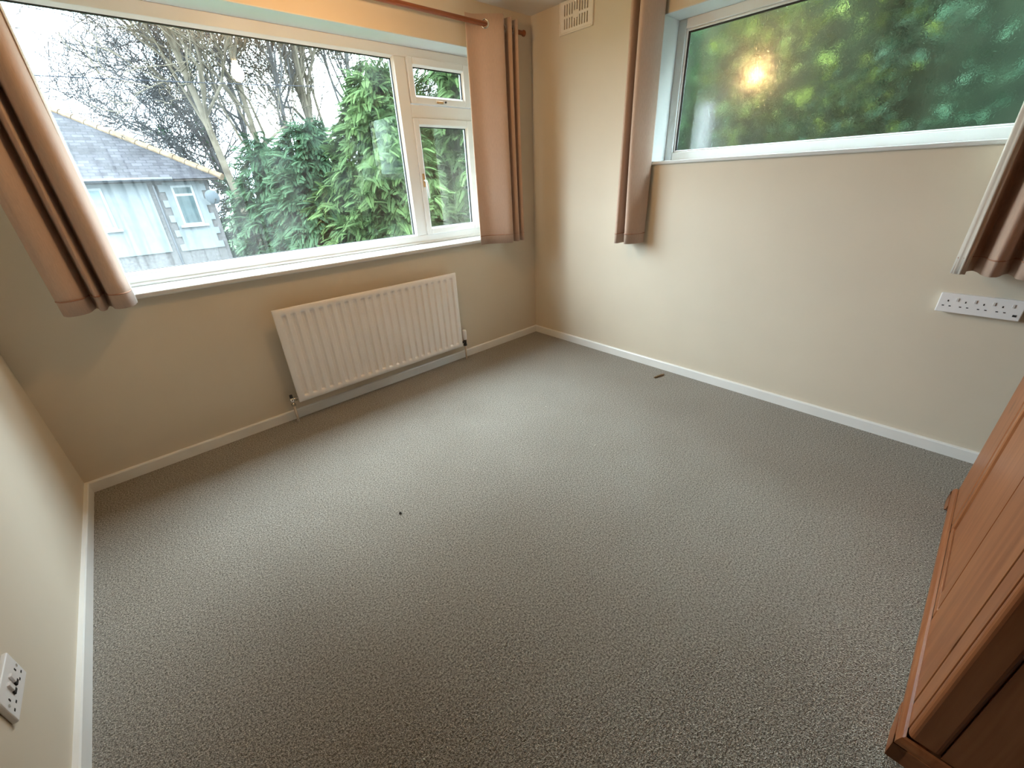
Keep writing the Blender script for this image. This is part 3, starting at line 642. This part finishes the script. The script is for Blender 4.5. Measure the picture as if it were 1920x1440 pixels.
def double():
    Yc, Zc = -1.533, 0.359
    r = empty('wall_socket', (XL, Yc, Zc), label='white double wall socket low on the left wall', cat='socket')
    W, Hh, D = 0.146, 0.086, 0.012
    MB().box(0, D, -W / 2, W / 2, -Hh / 2, Hh / 2).build('face_plate', 'plastic', r, bevel=0.004, seg=3)
    def put(u, w_, du, dw, name, mat, proud): MB().box(D - .004, D + proud, u - du / 2, u + du / 2, w_ - dw / 2, w_ + dw / 2).build(name, mat, r)
    for k in (-1, 1):
        socket_face(r, k * 0.045, -0.008, 1, put)
        s = MB().box(D - .002, D + .005, k * 0.013 - .006, k * 0.013 + .006, 0.0, 0.022).build('rocker_switch', 'plastic', r, bevel=0.001)
        MB().box(D - .002, D + .0035, k * 0.013 - .0075, k * 0.013 + .0075, -.010, -.001).build('switch_rim', 'hole', r)
    for k in (-1, 1): MB().lathe([(0.004, D - .001), (0.004, D + .001)], 12, (0, k * .060, 0.002), 'x').build('screw', 'chrome', r)
double()

# ------------------------------------------------------------------ pine wardrobe
def wardrobe():
    Xl, Yf, rz = -1.752, -3.002, math.radians(-0.45)
    r = empty('wardrobe', (Xl, Yf, 0), rz, label='varnished orange pine wardrobe with bracket feet beside the camera', cat='wardrobe')
    W, D, Hh = 1.285, 0.54, 1.95
    zb = 0.085          # top of base moulding
    # carcass
    MB().box(0.022, W - .022, -D, -.024, zb, Hh).build('carcass', 'pine', r)
    # side frame facing the camera: stiles, rails, panel
    MB().box(0, .028, -.062, 0, zb, Hh).build('side_stile', 'pine', r, bevel=.012, seg=4)
    MB().box(0, .022, -D, -D + .06, zb, Hh).build('side_stile', 'pine', r, bevel=.002)
    MB().box(0.003, .022, -D + .06, -.0622, zb, Hh).build('side_panel', 'pine', r)
    MB().box(W - .022, W, -D, -.024, zb, Hh).build('side_panel', 'pine', r)
    # front: boards with open joints, one framed door
    def board(x0, x1, z0, z1, yf=0.0, name='front_board', mat='pine', bev=.003, yb=-.024): return MB().box(x0, x1, yb, yf, z0, z1).build(name, mat, r, bevel=bev)
    board(0.0285, 0.103, zb, Hh, bev=.001); board(0.1145, 0.434, zb, Hh, bev=.001); board(0.443, 0.447, zb + .02, Hh, -.012, bev=.001)
    dl, dr_ = 0.455, 0.905
    door = board(dl, 0.526, 0.125, Hh - .08, -.002, 'door_stile', bev=.001); board(0.5365, dr_, 0.125 + .0, Hh - .08, -.006, 'door_panel', bev=.001)
    board(dl - .002, dr_ + .03, zb, 0.118, -.001, 'bottom_rail', 'pinex')
    board(0.928, 0.985, zb, Hh, 0.0, 'corner_bead', bev=.010)
    board(0.994, W, zb, Hh, 0.0, 'corner_post', bev=.006)
    board(dl, 0.93, Hh - .075, Hh, 0.0, 'top_rail', 'pinex')
    k = MB().lathe([(.010, 0), (.010, .012), (.019, .022), (.021, .032), (.012, .040)], 16, (0.50, -.002, 1.05), 'y').build('knob', 'pine', r, smooth=True)
    # base moulding (ogee) round front and both sides
    prof = [(0.0, .085), (.006, .083), (.010, .076), (.013, .068), (.014, .060), (.014, .056), (0, .056)]
    path = [(-0.0, -D), (0, 0), (W, 0), (W, -D)]; dirs = [(-1, 0), (-1, 1), (1, 1), (1, 0)]
    vs = [(px + dx * o, py + dy * o, z) for (px, py), (dx, dy) in zip(path, dirs) for o, z in prof]; kk = len(prof)
    fs = [(a * kk + i, a * kk + (i + 1) % kk, (a + 1) * kk + (i + 1) % kk, (a + 1) * kk + i) for a in range(3) for i in range(kk)] + [tuple(range(kk)), tuple(range(4 * kk - 1, 3 * kk - 1, -1))]
    MB().add(vs, fs).build('base_moulding', 'pinex', r)
    MB().box(.012, W - .012, -D, -.006, .012, .057).build('plinth', 'pinex', r)
    # bracket feet at the two front corners: shaped front and side faces
    def foot(sx):
        x_ = -.016 if sx < 0 else W + .016
        q = 1 if sx < 0 else -1
        pr = [(0, 0.0), (.075, 0.0), (.085, .012), (.105, .022), (.125, .040), (.130, .058), (0, .058)]
        n = len(pr)
        f = MB()
        for rot in (0, 1):
            if rot == 0: A = [(x_ + q * a, .016, z) for a, z in pr]; B = [(x_ + q * a, -.012, z) for a, z in pr]
            else: A = [(x_, .016 - a, z) for a, z in pr]; B = [(x_ + q * .028, .016 - a, z) for a, z in pr]
            f.add(A + B, [tuple(range(n)), tuple(range(2 * n - 1, n - 1, -1))] + [(i, (i + 1) % n, n + (i + 1) % n, n + i) for i in range(n)])
        f.build('bracket_foot', 'pinex', r)
    foot(-1); foot(1)
    for x in (0.03, W - .08): MB().box(x, x + .05, -D + .01, -D + .06, 0, .057).build('rear_foot', 'pine', r)
    # cornice on top
    MB().box(-.03, W + .03, -D, .03, Hh, Hh + .045).build('cornice', 'pinex', r, bevel=.01)
wardrobe()

# ------------------------------------------------------------------ pendant lamp (out of frame, mirrored in both windows)
def pendant():
    x, y = -1.735, -0.845
    r = empty('pendant_lamp', (x, y, H), label='bare glowing bulb on white flex mirrored in the window glass', cat='lamp')
    MB().lathe([(.05, 0), (.05, -.012), (.035, -.026), (.008, -.03)], 24, (0, 0, 0)).build('ceiling_rose', 'plastic', r, smooth=True)
    MB().tube([(0, 0, -.028), (0, 0, -.175)], .0035, 8).build('flex', 'flex', r)
    MB().lathe([(.008, -.165), (.016, -.172), (.018, -.21), (.017, -.222)], 18).build('bulb_holder', 'plastic', r, smooth=True)
    MB().lathe([(.014, -.222), (.017, -.238), (.030, -.260), (.040, -.286), (.041, -.302), (.035, -.322), (.021, -.338), (.004, -.344)], 20).build('bulb', 'bulb', r, smooth=True)
pendant()

# ------------------------------------------------------------------ bits on the carpet
o = MB().tube([(-.050, .012, .006), (-.02, .004, .0075), (.02, -.004, .0075), (.048, -.013, .006)], [.004, .007, .007, .004], 7).build('wood_offcut', 'stick')
o.location = (-0.143, -1.424, 0); tag(o, 'small brown wood splinter lying on the carpet by the skirting', 'wood scrap')
o = MB().lathe([(.002, 0), (.006, .002), (.006, .006), (.002, .009)], 8).build('dark_crumb', 'darkcrumb'); o.location = (-2.238, -1.306, 0)
tag(o, 'single dark crumb on the open middle of the carpet', 'crumb')
V, F = [], []
def crumb(x, y, s):
    n = len(V); a = random.random() * 6.28; l = s * random.uniform(.8, 2.4); w_ = s * random.uniform(.4, .8); c, d = math.cos(a), math.sin(a)
    for (u, v, z) in ((-l, 0, 0.001), (0, -w_, .0015), (l, 0, .001), (0, w_, .0015), (0, 0, s * .9 + .0015)): V.append((x + c * u - d * v, y + d * u + c * v, z))
    F.extend([(n, n + 1, n + 4), (n + 1, n + 2, n + 4), (n + 2, n + 3, n + 4), (n + 3, n, n + 4), (n, n + 3, n + 2), (n, n + 2, n + 1)])
for _ in range(170):
    crumb(random.gauss(-2.36, .15), random.gauss(-2.16, .15), random.uniform(.0016, .0034))
for _ in range(60):
    crumb(random.uniform(-2.9, -.5), random.uniform(-2.6, -.4), random.uniform(.001, .0024))
for x, y in ((-1.18, -1.62), (-1.80, -1.30), (-1.05, -1.12), (-.62, -1.0)): crumb(x, y, .004)
o = mesh_np('carpet_crumbs', V, F, 'crumb'); tag(o, 'pale crumbs and fluff scattered over the carpet', 'crumbs', kind='stuff')

# ================================================================== outside
GZ = -2.7
structure('ground', MB().box(-60, 60, 0.6, 90, GZ - .2, GZ).box(0.9, 60, -40, 0.6, GZ - .2, GZ), 'lawn', 'grass outside')

# ---- neighbouring house
def house():
    Y, XC = 15.0, 0.05
    ze, zt = 1.80, 4.05
    r = empty('neighbour_house', (0, Y, GZ), label='white rendered brick house with hipped slate roof behind the garden', cat='house')
    y = 0.0; X0 = -9.0; Dp = 6.5; b = -GZ
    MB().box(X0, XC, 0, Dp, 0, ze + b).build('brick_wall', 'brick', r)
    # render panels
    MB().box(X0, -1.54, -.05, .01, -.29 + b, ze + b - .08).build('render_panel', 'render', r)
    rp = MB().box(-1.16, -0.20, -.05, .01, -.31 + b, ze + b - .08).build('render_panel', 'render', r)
    # toothed edges of the right panel
    zz = -.31
    k = 0
    while zz < 1.6:
        if k % 2 == 0:
            MB().box(-1.30, -1.16, -.048, .01, zz + b, zz + .2 + b).build('render_tooth', 'render', r)
            MB().box(-0.20, -0.07, -.048, .01, zz + b, zz + .2 + b).build('render_tooth', 'render', r)
        zz += .22; k += 1
    # windows
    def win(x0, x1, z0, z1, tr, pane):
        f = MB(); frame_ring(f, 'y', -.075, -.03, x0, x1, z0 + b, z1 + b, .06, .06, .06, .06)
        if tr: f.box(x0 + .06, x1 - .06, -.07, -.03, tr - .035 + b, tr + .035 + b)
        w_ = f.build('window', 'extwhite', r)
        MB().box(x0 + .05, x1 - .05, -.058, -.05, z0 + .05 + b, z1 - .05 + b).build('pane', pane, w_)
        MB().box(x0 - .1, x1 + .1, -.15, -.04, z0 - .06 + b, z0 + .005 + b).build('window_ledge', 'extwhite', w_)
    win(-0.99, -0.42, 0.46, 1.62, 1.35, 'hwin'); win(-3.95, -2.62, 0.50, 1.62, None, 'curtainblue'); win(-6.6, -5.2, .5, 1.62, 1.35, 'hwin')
    MB().tube([(-1.40, -.06, ze + b - .15), (-1.40, -.06, 0)], .035, 8).build('drain_pipe', 'gutter', r)
    # eaves, gutter
    MB().box(X0 - .3, XC + .35, -.38, .02, ze - .06 + b, ze - .02 + b).build('soffit', 'fence', r)
    MB().tube([(X0 - .3, -.42, ze + b), (-0.9, -.42, ze + b)], .055, 8).build('gutter', 'gutter', r)
    # hipped roof, uv in metres for the slate courses
    ex0, ex1, ey0, ey1 = X0 - .35, XC + .38, -.42, Dp + .4
    half = (ey1 - ey0) / 2; zr = ze + b + half * .62; ym = (ey0 + ey1) / 2
    P = [(ex0, ey0, ze + b), (ex1, ey0, ze + b), (ex1, ey1, ze + b), (ex0, ey1, ze + b), (ex0 + half, ym, zr), (ex1 - half, ym, zr)]
    me = bpy.data.meshes.new('roof'); me.from_pydata(P, [], [(0, 1, 5, 4), (1, 2, 5), (2, 3, 4, 5), (3, 0, 4), (3, 2, 1, 0)]); me.update()
    uv = me.uv_layers.new(name='UVMap')
    for poly in me.polygons:
        for li in poly.loop_indices:
            q = P[me.loops[li].vertex_index]; n = poly.normal
            uv.data[li].uv = ((q[0], q[2] * 1.9) if abs(n.y) > abs(n.x) else (q[1], q[2] * 1.9))
    me.materials.append(MT['slate']); ro = bpy.data.objects.new('roof', me); C.objects.link(ro); ro.parent = r
    # ridge tiles along the visible hip and ridge
    def tiles(a, c):
        a = Vector(a); c = Vector(c); n = int((c - a).length / .36); d = (c - a) / n
        for i in range(n):
            p = a + d * i; MB().tube([p + Vector((0, 0, .0)), p + d * .97], [.105, .095], 8).build('ridge_tile', 'ridge', r)
    tiles((ex1, ey0, ze + b + .01), (ex1 - half, ym, zr + .01)); tiles((ex1 - half, ym, zr + .01), (ex0 + half, ym, zr + .01))
house()
def dish():
    r = empty('satellite_dish', (-0.02, 14.80, 1.24), label='round grey satellite dish fixed to the corner of the rendered house', cat='satellite dish')
    prof = [(0.001, 0.05), (.08, .045), (.14, .03), (.19, .008), (.20, 0.0), (.20, -.006), (.13, .02), (.001, .04)]
    m_ = MB().lathe([(a, -c) for a, c in prof], 24, (0, 0, 0), 'y').build('reflector', 'dish', r, smooth=True); m_.location = (0, -.18, 0); m_.rotation_euler = (math.radians(12), 0, math.radians(-18)); m_.scale = (1, 1, 1.1)
    MB().tube([(-.02, -.14, 0), (-.02, .02, -.02), (-.06, .18, -.02)], .015, 8).build('wall_arm', 'post', r)
    MB().tube([(0, -.20, -.18), (.02, -.45, -.08)], .01, 6).build('feed_arm', 'post', r)
    MB().tube([(.02, -.47, -.08), (.02, -.40, -.06)], .03, 8).build('receiver', 'post', r)
dish()
# overhead cable
pts = [(-14 + 30 * t, 11 + 0.0 * t, 3.35 + 1.55 * t - 0.35 * math.sin(PI * t)) for t in np.linspace(0, 1, 25)]
tag(MB().tube(pts, .010, 6).build('overhead_cable', 'cable'), 'thin dark overhead cable crossing the sky beyond the window', 'cable')
# low garden wall below the house
gw = MB().box(-9, 0.6, 10.0, 10.22, GZ, -.40).build('garden_wall', 'brick'); tag(gw, 'low dark garden wall at the foot of the house view', 'wall')
MB().box(-9.02, 0.62, 9.96, 10.26, -.40, -.33).build('coping', 'fence', gw)

# ---- bare trees
def bare_tree(name, base, height, spread, seed, label, mat, lean=(0, 0), kids=(11, 8, 6, 4), r0=.16, fork=.25, group='bare winter trees behind the house', up=.5, fan=None):
    rs = random.Random(seed); segs = []
    limbs = []
    def grow(p, d, L, rad, depth):
        n = 6 if depth == 0 else (5 if depth == 1 else 3)
        pts = [p]; rads = [rad]; q = p.copy(); dd = d.copy()
        for i in range(n):
            j = .035 if depth == 0 else .26
            dd = (dd + Vector((rs.gauss(0, j), rs.gauss(0, j), rs.gauss(0, j) + (.05 if depth else 0)))).normalized()
            q = q + dd * (L / n); pts.append(q.copy()); rads.append(max(.012, rad * (1 - .75 * (i + 1) / n)))
        segs.append((pts, rads, depth))
        if depth <= 1: limbs.append((pts, rads))
        if depth == 0 and fan:
            for fx, fy, fl, fr in fan: grow(pts[-1] - Vector((0, 0, .5)), Vector((fx, fy, 1)).normalized(), fl, fr, 1)
            return
        if depth >= len(kids): return
        for k in range(kids[depth]):
            t = fork + (1 - fork) * (k + rs.random()) / kids[depth]; x = t * n; i = min(int(x), n - 1); a = pts[i].lerp(pts[i + 1], x - i)
            ax = Vector((rs.gauss(0, 1), rs.gauss(0, 1), rs.gauss(0, .5))).normalized()
            nd = (dd * (1 - spread * .5) + ax * spread + Vector((0, 0, up * (.6 if depth == 0 else .25)))).normalized()
            grow(a, nd, L * rs.uniform(.38, .58) * (1 - .35 * t if depth == 0 else 1), max(.014, rad * (1 - .7 * t) * .55), depth + 1)
    d0 = Vector((lean[0], lean[1], 1)).normalized()
    grow(Vector((0, 0, 0)), d0, height, r0, 0)
    root = empty(name, base, label=label, cat='tree', group=group)
    for part, cond in (('trunk', lambda d: d == 0), ('branches', lambda d: d > 0)):
        V, F = [], []
        for pts, rads, dep in segs:
            if not cond(dep): continue
            k = 8 if dep == 0 else (5 if dep == 1 else 3); n0 = len(V); prev = None
            for i, p in enumerate(pts):
                t = (pts[min(i + 1, len(pts) - 1)] - pts[max(0, i - 1)]).normalized()
                if prev is None: u = t.cross(Vector((0, 0, 1)) if abs(t.z) < .9 else Vector((1, 0, 0))).normalized()
                else: u = (prev - t * prev.dot(t)).normalized()
                prev = u; v = t.cross(u)
                for j in range(k):
                    A = 2 * PI * j / k; V.append(p + (u * math.cos(A) + v * math.sin(A)) * rads[i])
            for i in range(len(pts) - 1):
                for j in range(k):
                    a, b_, c, d = n0 + i * k + j, n0 + i * k + (j + 1) % k, n0 + (i + 1) * k + (j + 1) % k, n0 + (i + 1) * k + j
                    F.append((a, b_, c)); F.append((a, c, d))
        o_ = mesh_np(part, V, F, mat, root, smooth=True)
    return root, limbs

# ---- leaf scatter
def frond_template():
    """flat hanging cypress spray: a curved stem with paired, twice divided side twigs"""
    V, F = [], []
    def blade(p, d, n_, L, w_):
        i = len(V); s = np.cross(d, n_); s /= np.linalg.norm(s) + 1e-9
        V.extend([p + s * w_ + d * L * .18, p + d * L, p - s * w_ + d * L * .18]); F.append((i, i + 1, i + 2))
    up = np.array([0, 0, 1.0])
    def axis(t): return np.array([t, 0, -.42 * t * t])
    for i in range(10):
        t = .04 + .94 * i / 10; p = axis(t); tan = np.array([1, 0, -.84 * t]); tan /= np.linalg.norm(tan)
        for s in (-1, 1):
            d = tan * .78 + np.array([0, s * .62, -.12]); d /= np.linalg.norm(d); L = .40 * (1 - t) ** .7 + .13
            blade(p, d, up, L, .024)
            for f in (.36, .70):
                q = p + d * L * f
                d2 = d * .8 + np.array([.40, s * -.25, -.30]); d2 /= np.linalg.norm(d2); blade(q, d2, up, L * .42, .022)
                d3 = d * .7 + np.array([-.02, s * .50, -.32]); d3 /= np.linalg.norm(d3); blade(q, d3, up, L * .38, .021)
    blade(axis(.0), np.array([1, 0, -.42]), up, 1.0, .012)
    return np.array(V), np.array(F)
FV, FF = frond_template()
def leaf_template():
    V = np.array([(0, 0, 0), (.35, .24, .05), (1, 0, -.12), (.35, -.24, .05), (.65, .16, .0), (.65, -.16, .0)]); F = np.array([(0, 1, 3), (1, 4, 3), (4, 5, 3), (4, 2, 5)])
    return V, F
LV, LF = leaf_template()
def scatter(name, pos, out, size, mat, parent, tv, tf, tint, droop=.35, jitter=.5):
    """copy a leaf template to every position, pointing along out, gently hanging"""
    n = len(pos)
    d = out + rng.normal(0, jitter, (n, 3)); d[:, 2] -= droop; d /= np.linalg.norm(d, axis=1)[:, None]
    up = np.tile([0, 0, 1.0], (n, 1)) + rng.normal(0, .35, (n, 3)) + out * .4
    y = np.cross(up, d); y /= np.linalg.norm(y, axis=1)[:, None] + 1e-9; z = np.cross(d, y)
    Rm = np.stack([d, y, z], 2) * size[:, None, None]
    V = np.einsum('nij,vj->nvi', Rm, tv) + pos[:, None, :]
    F = tf[None] + (np.arange(n) * len(tv))[:, None, None]
    tt = np.repeat(tint, len(tv)) + np.tile(tv[:, 0] * .22, n) + (np.repeat(rng.normal(0, .13, n * len(tv) // 3 + 1), 3)[:n * len(tv)])
    return mesh_np(name, V.reshape(-1, 3), F.reshape(-1, 3), mat, parent, np.clip(tt, 0, 1))
def conifer(base, ztop, rad, n, label, mat, size=.42, seed=0, power=.75):
    h = ztop - base[2]; root = empty('conifer', base, label=label, cat='tree', group='cypress trees outside the clear window')
    MB().tube([(0, 0, 0), (.03, 0, h * .5), (0, .02, h * .9)], [.16, .10, .03], 8).build('trunk', 'bark', root)
    zmin = -1.1 - base[2]
    def prof(t): return rad * np.minimum(1, (1 - t) ** power * 1.15 + .02)
    u = rng.random(n * 3); t = zmin / h + (1 - zmin / h) * u; keep = rng.random(n * 3) < (prof(t) / rad + .06); t = t[keep][:n]; n = len(t)
    a = math.atan2(-1.0 - base[1], -1.6 - base[0]) + rng.uniform(-2.1, 2.1, n)      # the sides that can be seen from the room
    lump = 1 + .16 * np.sin(a * 3 + seed + t * 9) + .13 * np.sin(a * 7 - t * 23 + seed * 2) + rng.normal(0, .05, n)
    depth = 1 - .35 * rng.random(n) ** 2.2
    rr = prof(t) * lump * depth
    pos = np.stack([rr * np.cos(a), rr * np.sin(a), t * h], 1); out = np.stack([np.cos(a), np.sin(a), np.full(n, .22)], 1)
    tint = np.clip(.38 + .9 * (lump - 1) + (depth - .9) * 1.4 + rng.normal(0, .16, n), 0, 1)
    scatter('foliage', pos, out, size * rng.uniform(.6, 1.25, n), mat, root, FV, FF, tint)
    # dead inner twigs that fill the middle of the crown
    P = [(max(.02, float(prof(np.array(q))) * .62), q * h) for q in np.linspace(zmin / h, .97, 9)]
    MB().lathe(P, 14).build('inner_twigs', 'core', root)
    return root
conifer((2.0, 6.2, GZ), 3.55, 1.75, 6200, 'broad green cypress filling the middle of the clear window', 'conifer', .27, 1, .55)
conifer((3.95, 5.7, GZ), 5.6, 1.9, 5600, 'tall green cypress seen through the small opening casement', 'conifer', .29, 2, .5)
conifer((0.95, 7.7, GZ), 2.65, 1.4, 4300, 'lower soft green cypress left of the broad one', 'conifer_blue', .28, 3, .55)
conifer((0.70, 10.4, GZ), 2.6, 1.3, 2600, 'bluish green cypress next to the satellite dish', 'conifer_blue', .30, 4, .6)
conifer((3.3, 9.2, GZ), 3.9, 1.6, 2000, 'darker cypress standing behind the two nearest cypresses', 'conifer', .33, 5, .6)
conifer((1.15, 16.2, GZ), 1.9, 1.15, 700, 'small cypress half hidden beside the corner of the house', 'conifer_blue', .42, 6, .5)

# widest tree: fan of limbs leaning over the slate roof
fan = [(-.95, .1, 3.4, .045), (-.80, .3, 4.0, .05), (-.66, .0, 4.6, .055), (-.52, .25, 5.2, .06), (-.40, -.1, 5.8, .07), (-.28, .3, 6.4, .07), (-.12, .0, 6.8, .08), (.12, .2, 6.6, .07), (-1.25, .2, 2.9, .04)]
tree, limbs = bare_tree('bare_tree', (1.15, 17.6, GZ), 4.4, .75, 3, 'widest bare tree with ivy on its limbs fanning over the slate roof', 'bark2', (-.05, .0), (2, 12, 7, 4), .17, .12, fan=fan)
V_, O_ = [], []
for pts, rads in [l for l in limbs if len(l[0]) == 6][:9]:
    for i in range(4):
        for _ in range(34):
            p = pts[i].lerp(pts[i + 1], random.random()); dv = Vector((random.gauss(0, 1), random.gauss(0, 1), random.gauss(0, .6))).normalized(); V_.append(p + dv * random.uniform(.03, .20)); O_.append(dv)
pos = np.array([tuple(p) for p in V_]); out_ = np.array([tuple(p) for p in O_])
scatter('ivy_leaves', pos, out_, rng.uniform(.10, .20, len(pos)), 'ivy', tree, LV, LF, rng.random(len(pos)))
spec = [((0.95, 14.0), 12.5, .55, 5, 'forked bare trunk left of the bulb reflection', 'bark', (-.02, 0), .14),
        ((1.66, 14.6), 13.5, .5, 6, 'straight bare tree directly behind the bulb reflection', 'bark', (.0, 0), .12),
        ((2.65, 14.4), 13.5, .5, 8, 'slender bare trunk right of the bulb reflection', 'bark2', (.0, 0), .11),
        ((3.50, 14.2), 14.0, .5, 9, 'pale straight bare trunk rising behind the broad cypress', 'bark', (.0, 0), .15),
        ((4.40, 15.2), 14.0, .55, 12, 'bare trunk rising over the top of the broad cypress', 'bark', (-.01, 0), .15),
        ((5.60, 15.0), 14.0, .6, 14, 'bare trunk rightmost behind the cypress tops', 'bark2', (0, 0), .13),
        ((3.0, 21.0), 15.0, .65, 15, 'distant bare tree furthest behind the garden', 'bark2', (0, 0), .14)]
for (x, y), hh, sp, sd, lb, mt, ln, r0 in spec:
    bare_tree('bare_tree', (x, y, GZ), hh, sp, sd, lb, mt, ln, (18, 10, 6, 3), r0, .32, up=.8)

# ---- greenery beyond the obscured window
def shrub(base, rx, ry, rz_, n, label, mat, size, seed):
    root = empty('shrub', base, label=label, cat='shrub', group='shrubs outside the obscured window')
    u = rng.normal(0, 1, (n, 3)); u /= np.linalg.norm(u, axis=1)[:, None]
    lump = 1 + .18 * np.sin(u[:, 0] * 5 + seed) * np.cos(u[:, 2] * 6 + seed) + rng.normal(0, .05, n)
    dep = 1.02 - .2 * rng.random(n) ** 2
    pos = u * np.array([rx, ry, rz_]) * (lump * dep)[:, None] + np.array([0, 0, rz_])
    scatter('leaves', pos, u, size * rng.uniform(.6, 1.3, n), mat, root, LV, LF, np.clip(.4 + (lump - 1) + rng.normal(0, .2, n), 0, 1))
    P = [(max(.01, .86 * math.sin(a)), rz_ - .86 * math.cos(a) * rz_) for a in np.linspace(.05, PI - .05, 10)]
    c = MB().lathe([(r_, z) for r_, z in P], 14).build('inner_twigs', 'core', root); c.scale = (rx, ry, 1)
    MB().tube([(0, 0, 0), (0, 0, rz_)], [.07, .05], 8).build('stem', 'bark', root)
shrub((3.6, 0.25, GZ), 1.2, 1.35, 3.25, 8000, 'mid green shrub by the pale post behind the obscured glass', 'shrub_green', .12, 1)
shrub((3.9, -1.15, GZ), 1.3, 1.3, 4.0, 9000, 'yellow green shrub behind the glowing spot of the obscured glass', 'shrub_yellow', .13, 2)
shrub((3.4, -2.45, GZ), 1.2, 1.0, 4.2, 8000, 'dark green shrub behind the middle of the obscured glass', 'shrub_dark', .12, 3)
shrub((3.4, -3.9, GZ), 1.3, 1.1, 4.3, 8000, 'dark shrub furthest right behind the obscured glass', 'shrub_dark', .12, 4)
shrub((3.7, -5.7, GZ), 1.3, 1.2, 4.2, 5000, 'tall green shrub beyond the end of the obscured window', 'shrub_green', .13, 7)
shrub((4.2, -7.9, GZ), 1.5, 1.4, 4.4, 5000, 'tall green shrub furthest along the side hedge', 'shrub_green', .14, 8)
shrub((2.3, -1.5, GZ), .6, 1.0, 2.30, 4000, 'low dark shrub under the obscured window', 'shrub_dark', .10, 6)
tag(MB().box(-.05, .05, -.05, .05, 0, 1.95 - GZ).build('garden_post', 'post', bevel=.01), 'pale grey post blurred behind the obscured glass', 'post').location = (2.0, -0.50, GZ)
